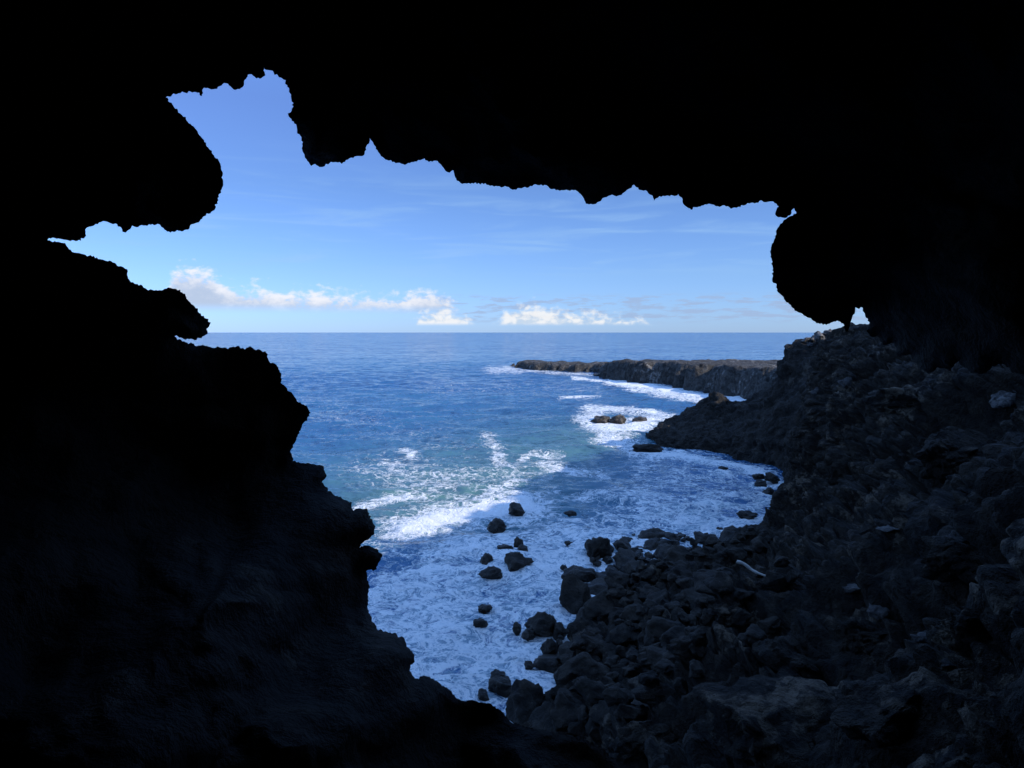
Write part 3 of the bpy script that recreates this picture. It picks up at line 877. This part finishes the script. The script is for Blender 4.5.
def az_curve(pts, lo=-30., hi=24.):
    t = k.math('DIVIDE', k.math('SUBTRACT', azn, lo), hi - lo, clamp=True)
    cu = k.n('ShaderNodeFloatCurve'); k.l(t, cu.inputs['Value'])
    c = cu.mapping.curves[0]
    P = [((a - lo) / (hi - lo), v) for a, v in pts]
    while len(c.points) < len(P): c.points.new(.5, .5)
    for q, (x, y) in zip(c.points, P): q.location = (x, y); q.handle_type = 'AUTO_CLAMPED'
    cu.mapping.update()
    return cu.outputs[0]
def A(px): return math.degrees(math.atan((px - 512) / F))
# main bank: top height in units of 6 degrees of elevation
top1 = az_curve([(A(150), 0), (A(168), .30), (A(182), .76), (A(205), .74), (A(235), .56), (A(300), .50), (A(350), .48), (A(395), .46), (A(425), .52), (A(455), .34), (A(480), 0), (A(700), 0)])
top1 = k.math('MULTIPLY', top1, 6.0)
n1 = k.noise(cloud_vec(.55, 1.0, 3.1), 1.25, 8, .58, .25)
n1b = k.noise(cloud_vec(1.0, 1.3, 7.1), 3.0, 6, .6)
body = k.math('ADD', n1.outputs[0], k.math('MULTIPLY', k.math('SUBTRACT', n1b.outputs[0], .5), .35))
edge = k.math('SUBTRACT', top1, eln)                                   # > 0 below the top
d1 = k.math('ADD', k.math('MULTIPLY', edge, .36), k.math('MULTIPLY', k.math('SUBTRACT', body, .44), 1.6))
low = k.smooth(eln, 1.3, 2.3)
m1 = k.math('MULTIPLY', k.smooth(d1, -.08, .42), low)
m1 = k.math('MULTIPLY', m1, k.smooth(top1, .3, 1.4))
# low white row
top2 = az_curve([(A(380), 0), (A(410), .12), (A(440), .32), (A(462), .28), (A(484), .06), (A(502), .22), (A(528), .38), (A(560), .31), (A(600), .27), (A(640), .17), (A(665), .05), (A(700), 0)])
top2 = k.math('MULTIPLY', top2, 6.0)
n2 = k.noise(cloud_vec(.8, 1.1, 12.7), 1.45, 8, .54, .2)
d2 = k.math('ADD', k.math('MULTIPLY', k.math('SUBTRACT', top2, eln), .6), k.math('MULTIPLY', k.math('SUBTRACT', n2.outputs[0], .48), 2.0))
m2 = k.math('MULTIPLY', k.smooth(d2, -.02, .7), k.math('MULTIPLY', k.smooth(eln, .45, .8), k.smooth(top2, .2, 1.0)))
# grey slivers and haze layers
n3 = k.noise(cloud_vec(.28, 1.7, 30.), 1.6, 6, .6)
m3 = k.math('MULTIPLY', k.smooth(n3.outputs[0], .46, .60), k.math('MULTIPLY', k.smooth(eln, .5, 1.2), k.smooth(eln, 2.6, 3.2, 1, 0)))
m3 = k.math('MULTIPLY', m3, k.math('MULTIPLY', k.smooth(azn, A(380), A(480)), .7))
n4 = k.noise(cloud_vec(.09, .8, 50.), 1.2, 5, .55, .6)
m4 = k.math('MULTIPLY', k.smooth(n4.outputs[0], .45, .75), k.math('MULTIPLY', k.smooth(eln, 3.5, 6), k.smooth(eln, 8, 15, 1, 0)))
m4 = k.math('MULTIPLY', m4, .45)
U = 1 / .12
def em(c): return tuple(x * U for x in c)
# shading of the clouds: bright tops towards the light, greyer flat bases
lit1 = k.smooth(k.math('ADD', k.math('MULTIPLY', k.math('SUBTRACT', 1.0, edge), .30), k.math('MULTIPLY', body, 1.0)), .25, .95)
c1 = k.mix(lit1, em((.50, .58, .74)), em((.95, .94, .97)))
lit2 = k.smooth(n2.outputs[0], .38, .62)
c2 = k.mix(lit2, em((.62, .72, .84)), em((.97, .96, .95)))
sky_gain = k.ramp(k.math('DIVIDE', eln, 90.0, clamp=True), [(0, (.50, .80, 1.72)), (.05, (.57, .80, 1.38)), (.125, (.61, .79, 1.24)), (.19, (.73, .87, 1.36)), (.32, (1.3, 1.6, 2.3)), (.5, (3.1, 3.75, 4.5)), (1, (3.3, 3.95, 4.8))])  # sky tint by elevation; added gain overhead, out of view, lights the shaded foam
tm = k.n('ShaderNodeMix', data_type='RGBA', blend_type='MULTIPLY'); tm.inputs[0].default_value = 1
k.l(sky.outputs[0], tm.inputs[6]); k.l(sky_gain, tm.inputs[7])
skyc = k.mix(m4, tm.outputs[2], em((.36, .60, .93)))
skyc = k.mix(m3, skyc, em((.36, .47, .70)))
skyc = k.mix(k.math('MULTIPLY', m1, .88), skyc, c1)
skyc = k.mix(k.math('MULTIPLY', m2, .84), skyc, c2)
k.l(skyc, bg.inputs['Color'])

sun = bpy.data.lights.new('sun', 'SUN'); sun.energy = 5.0; sun.angle = math.radians(.5); sun.color = (1, .92, .80)
so = bpy.data.objects.new('sun', sun); COL.objects.link(so)
so.rotation_euler = SUN_DIR.to_track_quat('Z', 'Y').to_euler()

# ------------------------------------------------------------------ camera
cam = bpy.data.cameras.new('camera'); co = bpy.data.objects.new('camera', cam); COL.objects.link(co)
cam.sensor_width = 36; cam.lens = 36 * F / 1024; cam.clip_start = .05; cam.clip_end = 30000
co.location = (0, 0, CAM_Z); co.rotation_euler = (math.pi / 2 - PITCH, 0, 0)
SC.camera = co
SC.view_settings.view_transform = 'Standard'; SC.view_settings.look = 'None'
SC.view_settings.exposure = 0; SC.view_settings.gamma = 1
SC.cycles.max_bounces = 4; SC.cycles.diffuse_bounces = 2; SC.cycles.glossy_bounces = 2; SC.cycles.use_adaptive_sampling = True; SC.cycles.adaptive_threshold = .02
